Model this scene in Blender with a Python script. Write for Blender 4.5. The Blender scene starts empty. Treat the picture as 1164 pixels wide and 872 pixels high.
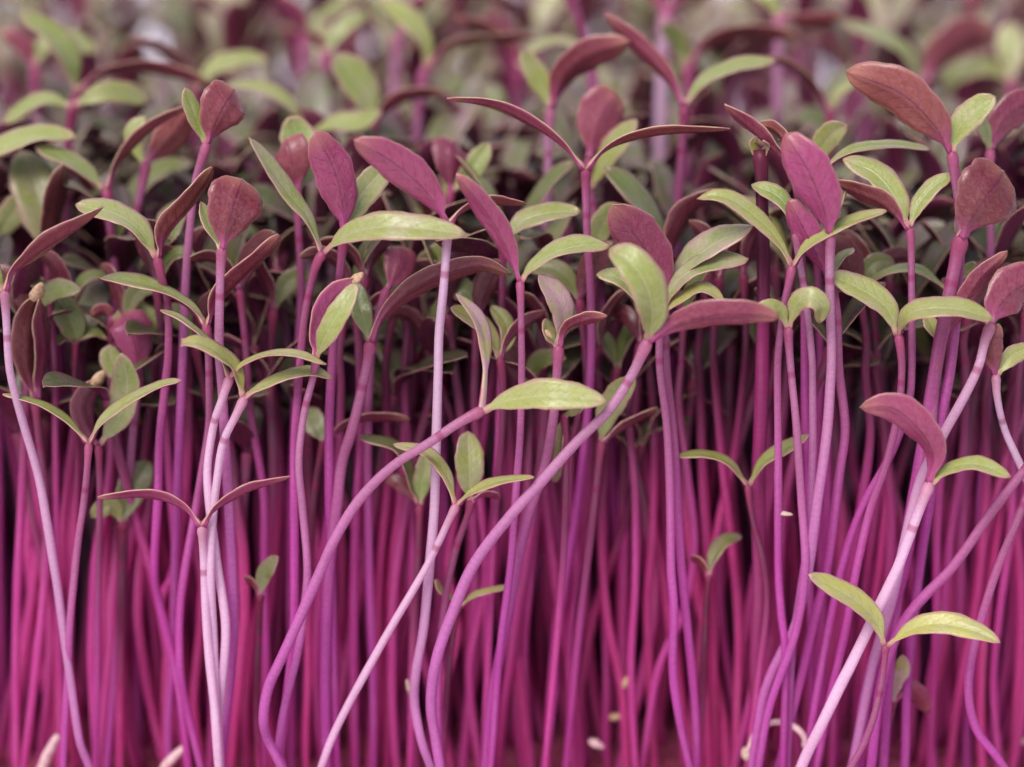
import bpy, math, random
from mathutils import Vector, Matrix

random.seed(7)
sc = bpy.context.scene
col = sc.collection
CM = 0.01                                    # everything is measured in centimetres below, real size

# ------------------------------------------------------------------ camera geometry
TH = math.radians(14.0); D = 26.0; H0 = 4.7; FPX = 1164 * 2.6
FWD = Vector((0, math.cos(TH), -math.sin(TH))); UP = Vector((0, math.sin(TH), math.cos(TH)))
CAM = Vector((0, 0, H0)) - FWD * D

def at(px, py, d):
    """point of the vertical plane y=d seen at a position of the photograph (1164x872)"""
    v = Vector(((px - 582) / FPX, 0, 0)) + UP * (-(py - 436) / FPX) + FWD
    return CAM + v * ((d - CAM.y) / v.y)

def pxcm(p):                                  # size of one photograph pixel at p
    return (p - CAM).dot(FWD) / FPX

# ------------------------------------------------------------------ materials
def new_mat(name):
    m = bpy.data.materials.new(name); m.use_nodes = True
    nt = m.node_tree; nt.nodes.clear()
    return m, nt

class NB:
    def __init__(s, nt): s.nt = nt
    def n(s, t, **kw):
        nd = s.nt.nodes.new(t)
        for k, v in kw.items(): setattr(nd, k, v)
        return nd
    def link(s, a, b): s.nt.links.new(a, b)
    def val(s, sock, x):
        if hasattr(x, 'is_output'): s.link(x, sock)
        else: sock.default_value = x
    def math(s, op, a, b=0.0, c=0.0, clamp=False):
        nd = s.n('ShaderNodeMath', operation=op, use_clamp=clamp)
        for i, x in enumerate((a, b, c)): s.val(nd.inputs[i], x)
        return nd.outputs[0]
    def mix(s, f, a, b, blend='MIX'):
        nd = s.n('ShaderNodeMix', data_type='RGBA', blend_type=blend)
        s.val(nd.inputs[0], f)
        for i, x in ((6, a), (7, b)):
            if isinstance(x, tuple): x = (*x, 1.0)
            s.val(nd.inputs[i], x)
        return nd.outputs[2]
    def noise(s, vec, scale, detail=2.0, rough=.5):
        nd = s.n('ShaderNodeTexNoise'); s.link(vec, nd.inputs['Vector'])
        nd.inputs['Scale'].default_value = scale; nd.inputs['Detail'].default_value = detail
        nd.inputs['Roughness'].default_value = rough
        return nd.outputs['Fac']
    def smooth(s, x, a, b, lo=0.0, hi=1.0):
        nd = s.n('ShaderNodeMapRange', interpolation_type='SMOOTHSTEP')
        s.val(nd.inputs[0], x)
        for i, v in enumerate((a, b, lo, hi)): nd.inputs[i + 1].default_value = v
        return nd.outputs[0]
    def mapping(s, vec, scale):
        nd = s.n('ShaderNodeMapping'); s.link(vec, nd.inputs[0]); nd.inputs['Scale'].default_value = scale
        return nd.outputs[0]

def finish(b, color, rough, bump_h=None, bump=.2, dist=.0001, spec=.35, sss=0.0, sheen=0.0, trans=0.0):
    p = b.n('ShaderNodeBsdfPrincipled'); o = b.n('ShaderNodeOutputMaterial')
    b.val(p.inputs['Base Color'], color if not isinstance(color, tuple) else (*color, 1))
    b.val(p.inputs['Roughness'], rough)
    p.inputs['Specular IOR Level'].default_value = spec
    if sss:
        p.inputs['Subsurface Weight'].default_value = sss
        p.inputs['Subsurface Radius'].default_value = (1.0, .25, .6)
        p.inputs['Subsurface Scale'].default_value = .0006
    if sheen:
        p.inputs['Sheen Weight'].default_value = sheen
        p.inputs['Sheen Tint'].default_value = (.9, .75, .85, 1)
    if bump_h is not None:
        bn = b.n('ShaderNodeBump'); bn.inputs['Strength'].default_value = bump; bn.inputs['Distance'].default_value = dist
        b.link(bump_h, bn.inputs['Height']); b.link(bn.outputs[0], p.inputs['Normal'])
    if trans:
        tr = b.n('ShaderNodeBsdfTranslucent'); b.val(tr.inputs[0], color); mx = b.n('ShaderNodeMixShader'); mx.inputs[0].default_value = trans
        b.link(p.outputs[0], mx.inputs[1]); b.link(tr.outputs[0], mx.inputs[2]); b.link(mx.outputs[0], o.inputs[0])
    else:
        b.link(p.outputs[0], o.inputs[0])
    return p

def look_of(b):
    oi = b.n('ShaderNodeObjectInfo'); at_ = b.n('ShaderNodeAttribute', attribute_name='tint')
    add = b.n('ShaderNodeVectorMath', operation='ADD'); b.link(oi.outputs['Color'], add.inputs[0]); b.link(at_.outputs['Color'], add.inputs[1])
    sp = b.n('ShaderNodeSeparateXYZ'); b.link(add.outputs[0], sp.inputs[0])
    return sp.outputs[0], sp.outputs[1], sp.outputs[2]

# object colour carries the individual look and some painted shade: R = paleness / pinkness, G = brightness, B = leaf yellowness / brownness, or painted canopy shade on stems
def stem_material():
    m, nt = new_mat('stem_skin'); b = NB(nt)
    uv = b.n('ShaderNodeUVMap').outputs[0]
    sx = b.n('ShaderNodeSeparateXYZ'); b.link(uv, sx.inputs[0]); v = sx.outputs[1]     # v: mm below the leaves
    pale, bright, dark = look_of(b)
    deep = b.mix(b.smooth(v, 6, 26), (.34, .028, .13), b.mix(dark, (.72, .075, .50), (.88, .09, .39)))  # crimson glow between the lower stems is put into this colour
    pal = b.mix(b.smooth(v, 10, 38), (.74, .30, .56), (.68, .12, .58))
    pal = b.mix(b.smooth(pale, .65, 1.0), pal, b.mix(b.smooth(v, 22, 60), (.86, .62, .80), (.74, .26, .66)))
    deep = b.mix(b.math('MULTIPLY', dark, b.smooth(v, 21, 6)), deep, (.11, .008, .035))  # canopy shade painted onto the upper part of crowd stems
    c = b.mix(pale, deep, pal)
    streak = b.noise(b.mapping(uv, (9, .12, 1)), 1.0, 3)
    c = b.mix(b.smooth(streak, .38, .7), c, b.mix(.18, c, (.78, .45, .66)))
    cells = b.noise(b.mapping(uv, (5, 3.2, 1)), 1.0, 2, .6)
    c = b.mix(b.math('MULTIPLY', b.smooth(cells, .3, .75, 0, .40), b.smooth(pale, .7, 1.0, 1.0, .55)), c, b.mix(.6, c, (.24, .02, .13)))
    # red node just under the leaves and a thin ring below it
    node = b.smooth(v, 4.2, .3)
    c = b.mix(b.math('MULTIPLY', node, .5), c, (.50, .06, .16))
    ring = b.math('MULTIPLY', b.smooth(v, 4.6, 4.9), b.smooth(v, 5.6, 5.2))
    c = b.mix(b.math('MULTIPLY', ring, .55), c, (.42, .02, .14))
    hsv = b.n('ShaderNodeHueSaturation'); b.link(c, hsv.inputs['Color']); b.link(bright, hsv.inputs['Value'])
    bh = b.math('ADD', cells, b.math('MULTIPLY', streak, .5))
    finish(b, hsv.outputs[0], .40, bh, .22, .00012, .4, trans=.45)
    return m

def leaf_material(kind):
    m, nt = new_mat('leaf_' + kind); b = NB(nt)
    uv = b.n('ShaderNodeUVMap').outputs[0]
    sx = b.n('ShaderNodeSeparateXYZ'); b.link(uv, sx.inputs[0]); u, v = sx.outputs[0], sx.outputs[1]
    pink, bright, yel = look_of(b)
    ob = b.n('ShaderNodeTexCoord').outputs['Object']
    speck = b.math('ADD', b.math('MULTIPLY', b.noise(ob, 5200, 2, .6), .55), b.math('MULTIPLY', b.noise(ob, 2300, 3, .6), .45))
    spot = b.smooth(b.noise(ob, 900, 2, .7), .64, .72)
    patch = b.noise(ob, 420, 3, .55)
    a = b.math('ABSOLUTE', b.math('SUBTRACT', u, .5))                 # 0 on the midrib, .5 at the edge
    mid = b.smooth(a, .035, .006)
    # slanted side veins
    w = b.n('ShaderNodeTexWave', wave_type='BANDS', bands_direction='Y')
    cmb = b.n('ShaderNodeCombineXYZ'); b.link(b.math('SUBTRACT', v, b.math('MULTIPLY', a, .35)), cmb.inputs[1])
    b.link(cmb.outputs[0], w.inputs['Vector']); w.inputs['Scale'].default_value = 2.6
    w.inputs['Distortion'].default_value = .6; w.inputs['Detail'].default_value = 1
    vein = b.math('MULTIPLY', b.smooth(w.outputs['Fac'], .90, .99), b.smooth(a, .46, .3))
    if kind == 'upper':
        c = b.mix(yel, (.175, .235, .050), (.39, .36, .075))
        c = b.mix(b.smooth(patch, .35, .7, 0, .55), c, (.29, .315, .11))
        c = b.mix(b.math('MULTIPLY', mid, .45), c, (.42, .44, .25))
        c = b.mix(b.math('MULTIPLY', vein, .22), c, (.16, .2, .05))
        c = b.mix(b.math('MULTIPLY', b.smooth(v, .14, .0), .8), c, (.50, .10, .22))
        c = b.mix(b.math('MULTIPLY', b.smooth(b.math('ADD', a, b.math('MULTIPLY', patch, .16)), .40, .58), .60), c, (.44, .20, .20))
        c = b.mix(b.math('MULTIPLY', b.smooth(v, .86, 1.0), .45), c, (.42, .16, .17))
        c = b.mix(b.math('MULTIPLY', pink, b.smooth(patch, .3, .7)), c, (.46, .24, .33))
        c = b.mix(b.smooth(speck, .42, .62, 0, .40), c, b.mix(.5, c, (.55, .55, .40)))
        rough, bump = b.smooth(speck, .3, .7, .44, .22), .28
    else:
        c = b.mix(yel, (.130, .010, .026), (.215, .055, .030))
        c = b.mix(pink, c, (.34, .036, .165))
        c = b.mix(b.smooth(patch, .35, .75, 0, .5), c, b.mix(.5, c, (.21, .042, .05)))
        c = b.mix(b.math('MULTIPLY', mid, .75), c, (.12, .006, .045))
        c = b.mix(b.math('MULTIPLY', vein, .26), c, (.12, .008, .035))
        c = b.mix(b.math('MULTIPLY', b.smooth(v, .30, .03), .65), c, (.44, .06, .24))
        c = b.mix(b.math('MULTIPLY', b.smooth(a, .43, .5), .35), c, (.50, .24, .24))
        c = b.mix(b.math('MULTIPLY', b.smooth(v, .75, 1.0), .45), c, (.46, .20, .13))
        c = b.mix(b.smooth(speck, .42, .62, 0, .45), c, b.mix(.5, c, (.46, .19, .24)))
        rough, bump = b.smooth(speck, .3, .7, .42, .20), .30
    c = b.mix(b.math('MULTIPLY', spot, .35), c, b.mix(.6, c, (.10, .03, .03) if kind == 'under' else (.30, .16, .08)))
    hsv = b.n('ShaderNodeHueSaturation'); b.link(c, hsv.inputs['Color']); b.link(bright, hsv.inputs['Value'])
    bh = b.math('ADD', b.math('MULTIPLY', speck, .6), b.math('ADD', b.math('MULTIPLY', mid, -.8), b.math('MULTIPLY', vein, -.25)))
    finish(b, hsv.outputs[0], rough, bh, bump, .00022, .45)
    return m

def edge_material():
    m, nt = new_mat('leaf_edge'); b = NB(nt)
    ob = b.n('ShaderNodeTexCoord').outputs['Object']
    c = b.mix(b.smooth(b.noise(ob, 900, 2), .35, .65), (.56, .24, .24), (.56, .42, .26))
    finish(b, c, .4, b.noise(ob, 5200, 2), .15, .0001, .4)
    return m

def simple_material(name, c1, c2, scale, rough, bump=.4, dist=.0003):
    m, nt = new_mat(name); b = NB(nt)
    ob = b.n('ShaderNodeTexCoord').outputs['Object']
    n1 = b.noise(ob, scale, 5, .6)
    c = b.mix(b.smooth(n1, .3, .7), c1, c2)
    finish(b, c, rough, n1, bump, dist, .3)
    return m

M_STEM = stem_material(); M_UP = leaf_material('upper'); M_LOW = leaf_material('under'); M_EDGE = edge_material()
LEAFM = [M_UP, M_LOW, M_EDGE]
M_HULL = simple_material('husk_skin', (.42, .24, .14), (.62, .42, .28), 2500, .4)
M_CREAM = simple_material('cream_skin', (.50, .34, .28), (.66, .50, .42), 1500, .35)
M_ROOT = simple_material('root_skin', (.62, .36, .42), (.78, .55, .55), 1800, .45)
M_SOIL = simple_material('soil', (.34, .05, .13), (.46, .09, .18), 500, .85, .8, .002)
M_BOUNCE = simple_material('pale_bounce', (.74, .68, .68), (.80, .74, .74), 60, .5, .1)
M_BACK = simple_material('pale_backdrop', (.80, .80, .90), (.86, .86, .94), 8, .8, .05)

# ------------------------------------------------------------------ mesh builders (plain vertex / face / uv lists)
class MB:
    def __init__(s): s.v = []; s.f = []; s.uv = []; s.mi = []
    def add(s, o, mat=None):
        k = len(s.v)
        s.v += [mat @ p for p in o.v] if mat else o.v
        s.f += [tuple(i + k for i in f) for f in o.f]; s.uv += o.uv; s.mi += o.mi
    def mesh(s, name, mats, origin=Vector()):
        me = bpy.data.meshes.new(name)
        me.from_pydata([tuple((p - origin) * CM) for p in s.v], [], s.f)
        ul = me.uv_layers.new(name='UVMap')
        flat = [c for uv in s.uv for c in uv]
        ul.data.foreach_set('uv', flat)
        me.polygons.foreach_set('material_index', s.mi)
        me.polygons.foreach_set('use_smooth', [True] * len(s.f))
        for m in mats: me.materials.append(m)
        me.update()
        return me

def catmull(pts, n):
    """n+1 points along a smooth curve through pts, evenly spread by length"""
    P = [pts[0] * 2 - pts[1]] + list(pts) + [pts[-1] * 2 - pts[-2]]
    dense = []
    for i in range(1, len(P) - 2):
        a, b, c, d = P[i - 1:i + 3]
        for k in range(14):
            t = k / 14
            dense.append(.5 * ((2 * b) + (c - a) * t + (2 * a - 5 * b + 4 * c - d) * t * t + (3 * b - a - 3 * c + d) * t ** 3))
    dense.append(pts[-1].copy())
    L = [0]
    for i in range(1, len(dense)): L.append(L[-1] + (dense[i] - dense[i - 1]).length)
    out = []; j = 0
    for k in range(n + 1):
        s = L[-1] * k / n
        while j < len(L) - 2 and L[j + 1] < s: j += 1
        seg = L[j + 1] - L[j]
        out.append(dense[j].lerp(dense[j + 1], 0 if seg < 1e-9 else min(1, (s - L[j]) / seg)))
    return out, L[-1]

def tangents(c):
    return [((c[min(i + 1, len(c) - 1)] - c[max(i - 1, 0)]).normalized()) for i in range(len(c))]

def tube(pts, radius, n=40, sides=10, cap=True, dome=False):
    """radius: function of t; v of the uv runs in mm from the first point"""
    c, L = catmull(pts, n); T = tangents(c); rad = [radius(i / n) for i in range(n + 1)]; ss = [L * i / n for i in range(n + 1)]
    if dome:
        r0 = rad[0]; cc = []; TT = []; rr = []; s2 = []
        for a in (.12, .45, .8, 1.15, 1.57):
            q = r0 * 1.5 * (1 - math.cos(a)); cc.append(c[0] + T[0] * q); TT.append(T[0]); rr.append(r0 * math.sin(a)); s2.append(q)
        k0 = next(i for i in range(n + 1) if ss[i] > r0 * 1.7)
        c = cc + c[k0:]; T = TT + T[k0:]; rad = rr + rad[k0:]; ss = s2 + ss[k0:]; n = len(c) - 1
    ph = 7 * c[0].x + 3 * c[0].z; m = MB(); ref = Vector((0, 1, 0)) if abs(T[0].y) < .9 else Vector((1, 0, 0))
    for i, p in enumerate(c):
        X = (ref - T[i] * ref.dot(T[i])).normalized(); Y = T[i].cross(X); ref = X
        r = rad[i]
        for k in range(sides):
            a = 2 * math.pi * k / sides
            e = r * (1 + .045 * math.cos(3 * a + ph + .09 * i) + .03 * math.cos(2 * a - .06 * i))
            j = r * (.10 * math.sin(.55 * i + ph) + .06 * math.sin(1.27 * i + 2 * ph)) * min(1, i / 8)
            m.v.append(p + X * (math.cos(a) * e + j) + Y * (math.sin(a) * e))
    for i in range(n):
        for k in range(sides):
            k2 = (k + 1) % sides
            m.f.append((i * sides + k, i * sides + k2, (i + 1) * sides + k2, (i + 1) * sides + k)); m.mi.append(0)
            v0, v1 = ss[i] * 10, ss[i + 1] * 10
            u0, u1 = k / sides, (k + 1) / sides
            m.uv += [(u0, v0), (u1, v0), (u1, v1), (u0, v1)]
    if cap:
        for i, rev in ((0, True), (n, False)):
            f = [i * sides + k for k in range(sides)]
            m.f.append(tuple(reversed(f)) if rev else tuple(f)); m.mi.append(0); m.uv += [(.5, ss[i] * 10)] * sides
    return m

def leaf(pts, normals, width, petiole, thick, cup=.22, n=22, half=4, wav=0.0, tear=0.0, shape=.62, pet=.10, sk=1.1, rnd=random):
    """a thin two-sided blade; normals: function of (t, tangent) giving the upper side"""
    c, L = catmull(pts, n); T = tangents(c); cols = 2 * half + 1
    m = MB(); up = []; lo = []
    ph = rnd.uniform(0, 6.28); ph2 = rnd.uniform(0, 6.28); asym = rnd.uniform(-.07, .07)
    for i, p in enumerate(c):
        t = i / n
        S = T[i].cross(normals(t, T[i])).normalized(); N = S.cross(T[i]).normalized()
        s = max(0, (t - pet * .7) / (1 - pet * .7))
        s = s ** sk; w = .5 * width * (max(0, 4 * s * (1 - s)) ** shape)
        w = max(w, petiole * (1 - t) ** .6)
        if t > .999: w = .012 * width
        if tear and t > .8: w = max(w, tear * width * (.35 + .12 * math.sin(i * 2.1)))
        rowu = []; rowl = []
        for j in range(cols):
            q = (j - half) / half
            ww = w * (1 + asym * q + abs(q) * (.035 * math.sin(t * 19 + ph2 + 2 * q) + .025 * math.sin(t * 41 + ph * 3 * q)))
            off = cup * ww * (q * q - .35)
            off += wav * width * .10 * math.sin(ph + t * 8.5 + (1.5 if q > 0 else 0)) * q * q
            off -= .05 * width * math.exp(-(q / .16) ** 2) * min(1, 2.5 * w / width)          # groove along the midrib
            th = thick * (1 - .55 * q * q) * (.6 + .4 * min(1, w / (.3 * width))) + 1.5 * petiole * math.exp(-(t / pet) ** 2) * (1 - .8 * q * q)
            base = p + S * (q * ww) + N * off
            rowu.append(len(m.v)); m.v.append(base + N * th * .5)
            rowl.append(len(m.v)); m.v.append(base - N * th * .5 - N * (.35 * thick * math.exp(-(q / .14) ** 2)))
        up.append(rowu); lo.append(rowl)
    def U(i, j): return (j / (cols - 1), i / n)
    for i in range(n):
        for j in range(cols - 1):
            m.f.append((up[i][j], up[i][j + 1], up[i + 1][j + 1], up[i + 1][j])); m.mi.append(0)
            m.uv += [U(i, j), U(i, j + 1), U(i + 1, j + 1), U(i + 1, j)]
            m.f.append((lo[i][j + 1], lo[i][j], lo[i + 1][j], lo[i + 1][j + 1])); m.mi.append(1)
            m.uv += [U(i, j + 1), U(i, j), U(i + 1, j), U(i + 1, j + 1)]
        for j, fl in ((0, False), (cols - 1, True)):
            f = (lo[i][j], up[i][j], up[i + 1][j], lo[i + 1][j]); q = [U(i, j), U(i, j), U(i + 1, j), U(i + 1, j)]
            if fl: f = f[::-1]; q = q[::-1]
            m.f.append(f); m.mi.append(2); m.uv += q
    for i, fl in ((0, True), (n, False)):
        for j in range(cols - 1):
            f = (up[i][j], up[i][j + 1], lo[i][j + 1], lo[i][j])
            if fl: f = f[::-1]
            m.f.append(f); m.mi.append(2); m.uv += [U(i, j)] * 4
    return m

def pod(p, axis, length, rad, rnd=random, flat=.7):
    """a small husk: lumpy spindle"""
    m = MB(); A = axis.normalized(); X = A.orthogonal().normalized(); Y = A.cross(X); n, s = 10, 12
    for i in range(n + 1):
        t = i / n; r = rad * (math.sin(math.pi * (.04 + .92 * t)) ** .6) * (1 + .12 * math.sin(5 * t + 1))
        for k in range(s):
            a = 2 * math.pi * k / s; q = 1 + rnd.uniform(-.09, .09)
            m.v.append(p + A * (length * (t - .5)) + X * (math.cos(a) * r * q) + Y * (math.sin(a) * r * q * flat))
    for i in range(n):
        for k in range(s):
            k2 = (k + 1) % s
            m.f.append((i * s + k, i * s + k2, (i + 1) * s + k2, (i + 1) * s + k)); m.mi.append(0); m.uv += [(0, 0)] * 4
    m.f.append(tuple(reversed(range(s)))); m.mi.append(0); m.uv += [(0, 0)] * s
    m.f.append(tuple(n * s + k for k in range(s))); m.mi.append(0); m.uv += [(0, 0)] * s
    return m

# ------------------------------------------------------------------ objects
GROUP = 'red stemmed microgreen seedlings crowded in one bed'
def empty(name, loc, label, cat, group=None):
    o = bpy.data.objects.new(name, None); col.objects.link(o)
    o.location = loc * CM; o.empty_display_size = .004
    o['label'] = label; o['category'] = cat
    if group: o['group'] = group
    return o

def part(name, mb, mats, parent, origin, color=None):
    o = bpy.data.objects.new(name, mb.mesh(name, mats, origin)); col.objects.link(o)
    o.parent = parent
    if color: o.color = (*color, 1)
    return o

def tag(o, label, cat, group=None):
    o['label'] = label; o['category'] = cat
    if group: o['group'] = group

def L(pts, aw, face, tw=None, z=None, flip=False, pink=None, br=1.0, yel=None, cup=.13, twist=0.0, wav=.5, pet=.10, sk=1.1, husk=0, tear=0, label=None, shape=.62):
    return dict(pts=pts, aw=aw, face=face, tw=tw, z=z, flip=flip, pink=pink, br=br, yel=yel, cup=cup, twist=twist, wav=wav, pet=pet, sk=sk, husk=husk, tear=tear, label=label, shape=shape)

COUNT = [0]
def plant(label, d, w, pale, stem, leaves, br=1.0, dome=True):
    """one seedling standing in the plane y = d; stem and leaf midribs were measured on the photograph"""
    rnd = random.Random(1000 + COUNT[0]); COUNT[0] += 1
    pts = [at(x, y, d) for x, y in stem]
    # follow the stem down into the soil
    cut = []
    for p in pts:
        if p.z < .15: break
        cut.append(p)
    pts = cut
    a = pts[-1]
    dirv = (pts[-1] - pts[-2]).normalized() if len(pts) > 1 else Vector((0, 0, -1))
    slope = max(-.6, min(.6, dirv.x / max(.2, -dirv.z)))
    step = 0
    while pts[-1].z > .0:
        dz = min(.9, pts[-1].z + .06)
        pts.append(pts[-1] + Vector((slope * dz + rnd.uniform(-.04, .04), rnd.uniform(0, .05), -dz))); slope *= .55; step += 1
    # slight depth wander, none at the very top
    for i, p in enumerate(pts):
        if 0 < i < len(pts) - 1: p.y += .05 * math.sin(i * 1.3 + rnd.uniform(0, 6))
    base = Vector((pts[-1].x, pts[-1].y, 0))
    root = empty('seedling', base, label, 'seedling', GROUP)
    k = pxcm(pts[0]); r = .49 * w * k
    wob = rnd.uniform(0, 6)
    tb = tube(pts, lambda t: r * (.80 + .34 * math.exp(-(t / .035) ** 2) + .16 * math.sin(math.pi * min(1, t * 1.05)) + .02 * math.sin(wob + 31 * t)), 56, 12, dome=dome)
    part('stem', tb, [M_STEM], root, base, (pale, br, max(0, .75 - 3 * pale)))  # last value paints canopy shade on the least pale stems
    for lf in leaves:
        P = lf['pts']; n = len(P)
        tip = rnd.uniform(-.35, .35) if lf['z'] is None else None
        zs = lf['z'] or [tip * (i / (n - 1)) ** 1.3 for i in range(n)]
        q = [at(x, y, d + z) for (x, y), z in zip(P, zs)]
        q[0] = q[0].lerp(pts[0] - (pts[0] - pts[1]).normalized() * r * .9, .55) if (q[0] - pts[0]).length < 25 * k else q[0]
        Lp = sum(math.hypot(P[i + 1][0] - P[i][0], P[i + 1][1] - P[i][1]) for i in range(n - 1))
        tw = lf['tw'] or max(20, min(46, Lp * .34))
        tw = max(tw, lf['aw']); phi = math.acos(min(1, max(.05, lf['aw'] / tw)))
        sgn = 1 if lf['face'] == 'g' else -1
        def normals(t, T, phi=phi, sgn=sgn, lf=lf, q=q):
            V = (CAM - q[len(q) // 2]).normalized()
            pr = V.cross(T)
            if pr.length < 1e-4: pr = UP.copy()
            pr.normalize()
            ov = (q[-1] - q[0]); pg = V.cross(ov).normalized()          # keep one side of the blade all along
            flip = (pg.dot(UP) < 0) != lf['flip']
            if flip: pr = -pr
            N = V * (sgn * math.cos(phi)) + pr * math.sin(phi)
            if lf['twist']: N = Matrix.Rotation(math.radians(lf['twist']) * t, 3, T) @ N
            return N
        mb = leaf(q, normals, tw * k, r * .74, .021, lf['cup'], wav=lf['wav'], tear=lf['tear'], rnd=rnd, shape=lf['shape'], pet=lf['pet'], sk=lf['sk'])
        pk = lf['pink'] if lf['pink'] is not None else (rnd.uniform(0, .25) if lf['face'] == 'r' else rnd.uniform(0, .2))
        ye = lf['yel'] if lf['yel'] is not None else rnd.uniform(.05, .5)
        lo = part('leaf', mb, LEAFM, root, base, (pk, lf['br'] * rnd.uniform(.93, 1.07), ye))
        if lf['label']: lo['label'] = lf['label']
        if lf['husk']:
            hs = lf['husk'] * k
            part('seed_husk', pod(q[-1], q[-1] - q[-2], hs * 1.5, hs * .5, rnd), [M_HULL], lo, base)
    return root

def husk_on(root, px, py, d, size, ang):
    p = at(px, py, d); k = pxcm(p)
    part('seed_husk', pod(p, Vector((math.cos(ang), .2, math.sin(ang))), size * k, size * k * .22), [M_CREAM], root, root.location / CM)

# ------------------------------------------------------------------ the seedlings one can tell apart
# --- left part
plant('seedling at far left with long maroon leaf rising to the right and pale bare stem', 0, 11, .9,
  [(5,328),(6,362),(12,420),(26,482),(44,549),(62,645),(72,720),(80,776),(90,840),(99,869)],
  [L([(5,330),(14,308),(52,277),(90,254),(117,234)],17,'r',pink=.15), L([(4,330),(-12,300),(-40,285),(-70,285)],16,'g')])
plant('seedling with pointed green leaf to the left and upright maroon leaf to the right', .5, 11, .25,
  [(178,290),(185,320),(190,345),(192,400),(188,440),(182,500),(180,560),(176,645),(180,686),(196,750),(206,797),(215,869)],
  [L([(176,290),(157,259),(126,240),(86,234)],26,'g',yel=.35), L([(180,290),(187,262),(213,231),(241,190)],22,'r')])
plant('seedling with broad rounded maroon leaf cupped upright on pale stem', .1, 12.5, .75,
  [(253,279),(251,299),(250,340),(249,400),(252,440),(256,497),(259,549),(264,645),(266,711),(262,765),(256,830),(252,869)],
  [L([(253,281),(258,258),(266,230),(275,203)],64,'r',tw=66,z=[0,-.03,.0,.15],pink=.05,cup=.08,wav=.2,shape=.46,sk=1.7), L([(250,282),(237,255),(228,229)],14,'g',z=[0,.1,.2])])
plant('seedling with drooping green leaf left and straight maroon leaf rising right', .3, 10.5, .5,
  [(234,366),(237,395),(238,430),(237,485),(230,536),(222,580),(211,647),(205,699),(206,763),(214,815),(227,869)],
  [L([(232,368),(216,348),(180,326),(142,318),(112,317)],14,'g',yel=.3), L([(235,368),(247,340),(273,311),(292,293),(317,267)],20,'r')])
plant('seedling with torn yellowish leaf tip left and arched green leaf right', -.2, 11, 1.0,
  [(279,450),(268,472),(253,505),(246,549),(241,600),(240,650),(242,720),(246,790),(250,869)],
  [L([(276,447),(268,420),(248,400),(224,389),(206,391)],17,'g',yel=.8,tear=.5,z=[0,0,-.1,-.15,-.15]), L([(281,450),(290,444),(316,430),(352,423),(378,429)],13,'g',tw=24,yel=.5)], br=1.1)
plant('pale stemmed seedling with two very thin edge on leaves spread flat', -.15, 11, 1.0,
  [(262,426),(252,455),(242,485),(235,536),(240,585),(247,645),(257,711),(253,776),(248,830),(249,869)],
  [L([(260,426),(250,403),(232,383),(205,361),(182,353)],7,'g',tw=22), L([(265,425),(276,413),(302,403),(338,403),(371,414)],8,'g',tw=22,yel=.7)], br=1.12)
plant('short pale seedling with two thin reddish leaves spread like a bow', -.3, 11, 1.0,
  [(229,596),(231,645),(235,724),(244,802),(249,869)],
  [L([(227,593),(208,576),(168,562),(111,566)],9,'r',tw=26,pink=.5), L([(232,593),(245,577),(280,557),(303,549),(330,541)],9,'r',tw=24,pink=.5)], br=1.12)
plant('short seedling with two thin green leaves in a wide V at left edge', 0, 9.5, .6,
  [(101,502),(100,530),(94,575),(87,625),(81,699),(76,776),(71,869)],
  [L([(98,499),(78,479),(52,463),(27,453),(3,448)],8,'g',tw=22,yel=.4), L([(104,499),(116,479),(144,456),(180,439),(206,433)],12,'g',tw=24,yel=.4)])
plant('dark stunted seedling with curled husk between two closed leaves', .55, 9, .2,
  [(112,505),(113,560),(112,640),(110,760)],
  [L([(110,502),(96,480),(94,455),(112,431)],26,'r',husk=16,br=.6,pink=.4), L([(118,500),(137,470),(144,435),(138,402)],34,'g',br=.8)])
plant('unopened dark maroon seedling still capped by a tan seed husk', .9, 11, .1,
  [(40,452),(44,500),(50,560),(52,640),(40,770)],
  [L([(38,452),(31,405),(36,350),(43,332)],34,'r',br=.7,husk=19), L([(44,450),(49,400),(46,360),(44,340)],20,'r',br=.8,pink=.4)])
plant('dark seedling with oval green leaf hanging down beside a husk', 1.1, 9, .1,
  [(54,330),(58,345),(62,420),(64,520),(66,700)],
  [L([(54,326),(66,340),(80,362),(88,388)],34,'g',tw=36,br=.65), L([(52,330),(44,322),(30,318)],14,'g',br=.6)])
plant('seedling with round magenta leaf and pale green partner', 1.0, 10.5, .7,
  [(158,424),(157,440),(151,500),(146,560),(141,645),(132,760)],
  [L([(158,426),(155,398),(147,370),(140,357)],46,'r',tw=46,pink=.7,z=[0,0,.05,.2],shape=.46,sk=1.7), L([(155,432),(140,425),(126,408),(124,392)],30,'g',yel=.3)])
plant('small shaded seedling with brown rounded leaf below the drooping green leaf', 1.3, 10, .0,
  [(126,362),(122,330),(124,400),(126,480)][0:1]+[(127,400),(128,480),(120,600),(116,720)],
  [L([(127,360),(118,352),(103,358)],15,'r',yel=.9), L([(130,360),(150,350),(168,362),(180,392)],26,'g',yel=.5)])
plant('tiny seedling with one green sliver leaf tipped by a white husk', 1.2, 8, .0,
  [(86,388),(86,450),(88,520),(80,700)],
  [L([(87,388),(96,380),(108,378),(119,384)],11,'g',husk=5), L([(85,388),(74,384),(62,390)],10,'g',br=.6)])
plant('blurred seedling with red upper stem and drooping olive leaves', .85, 12, .0,
  [(140,590),(139,640),(138,720),(136,869)],
  [L([(137,590),(128,576),(118,577),(104,588)],22,'g',yel=.8,br=.65), L([(143,590),(147,565),(156,545),(170,524)],36,'g',br=.5)])
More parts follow.
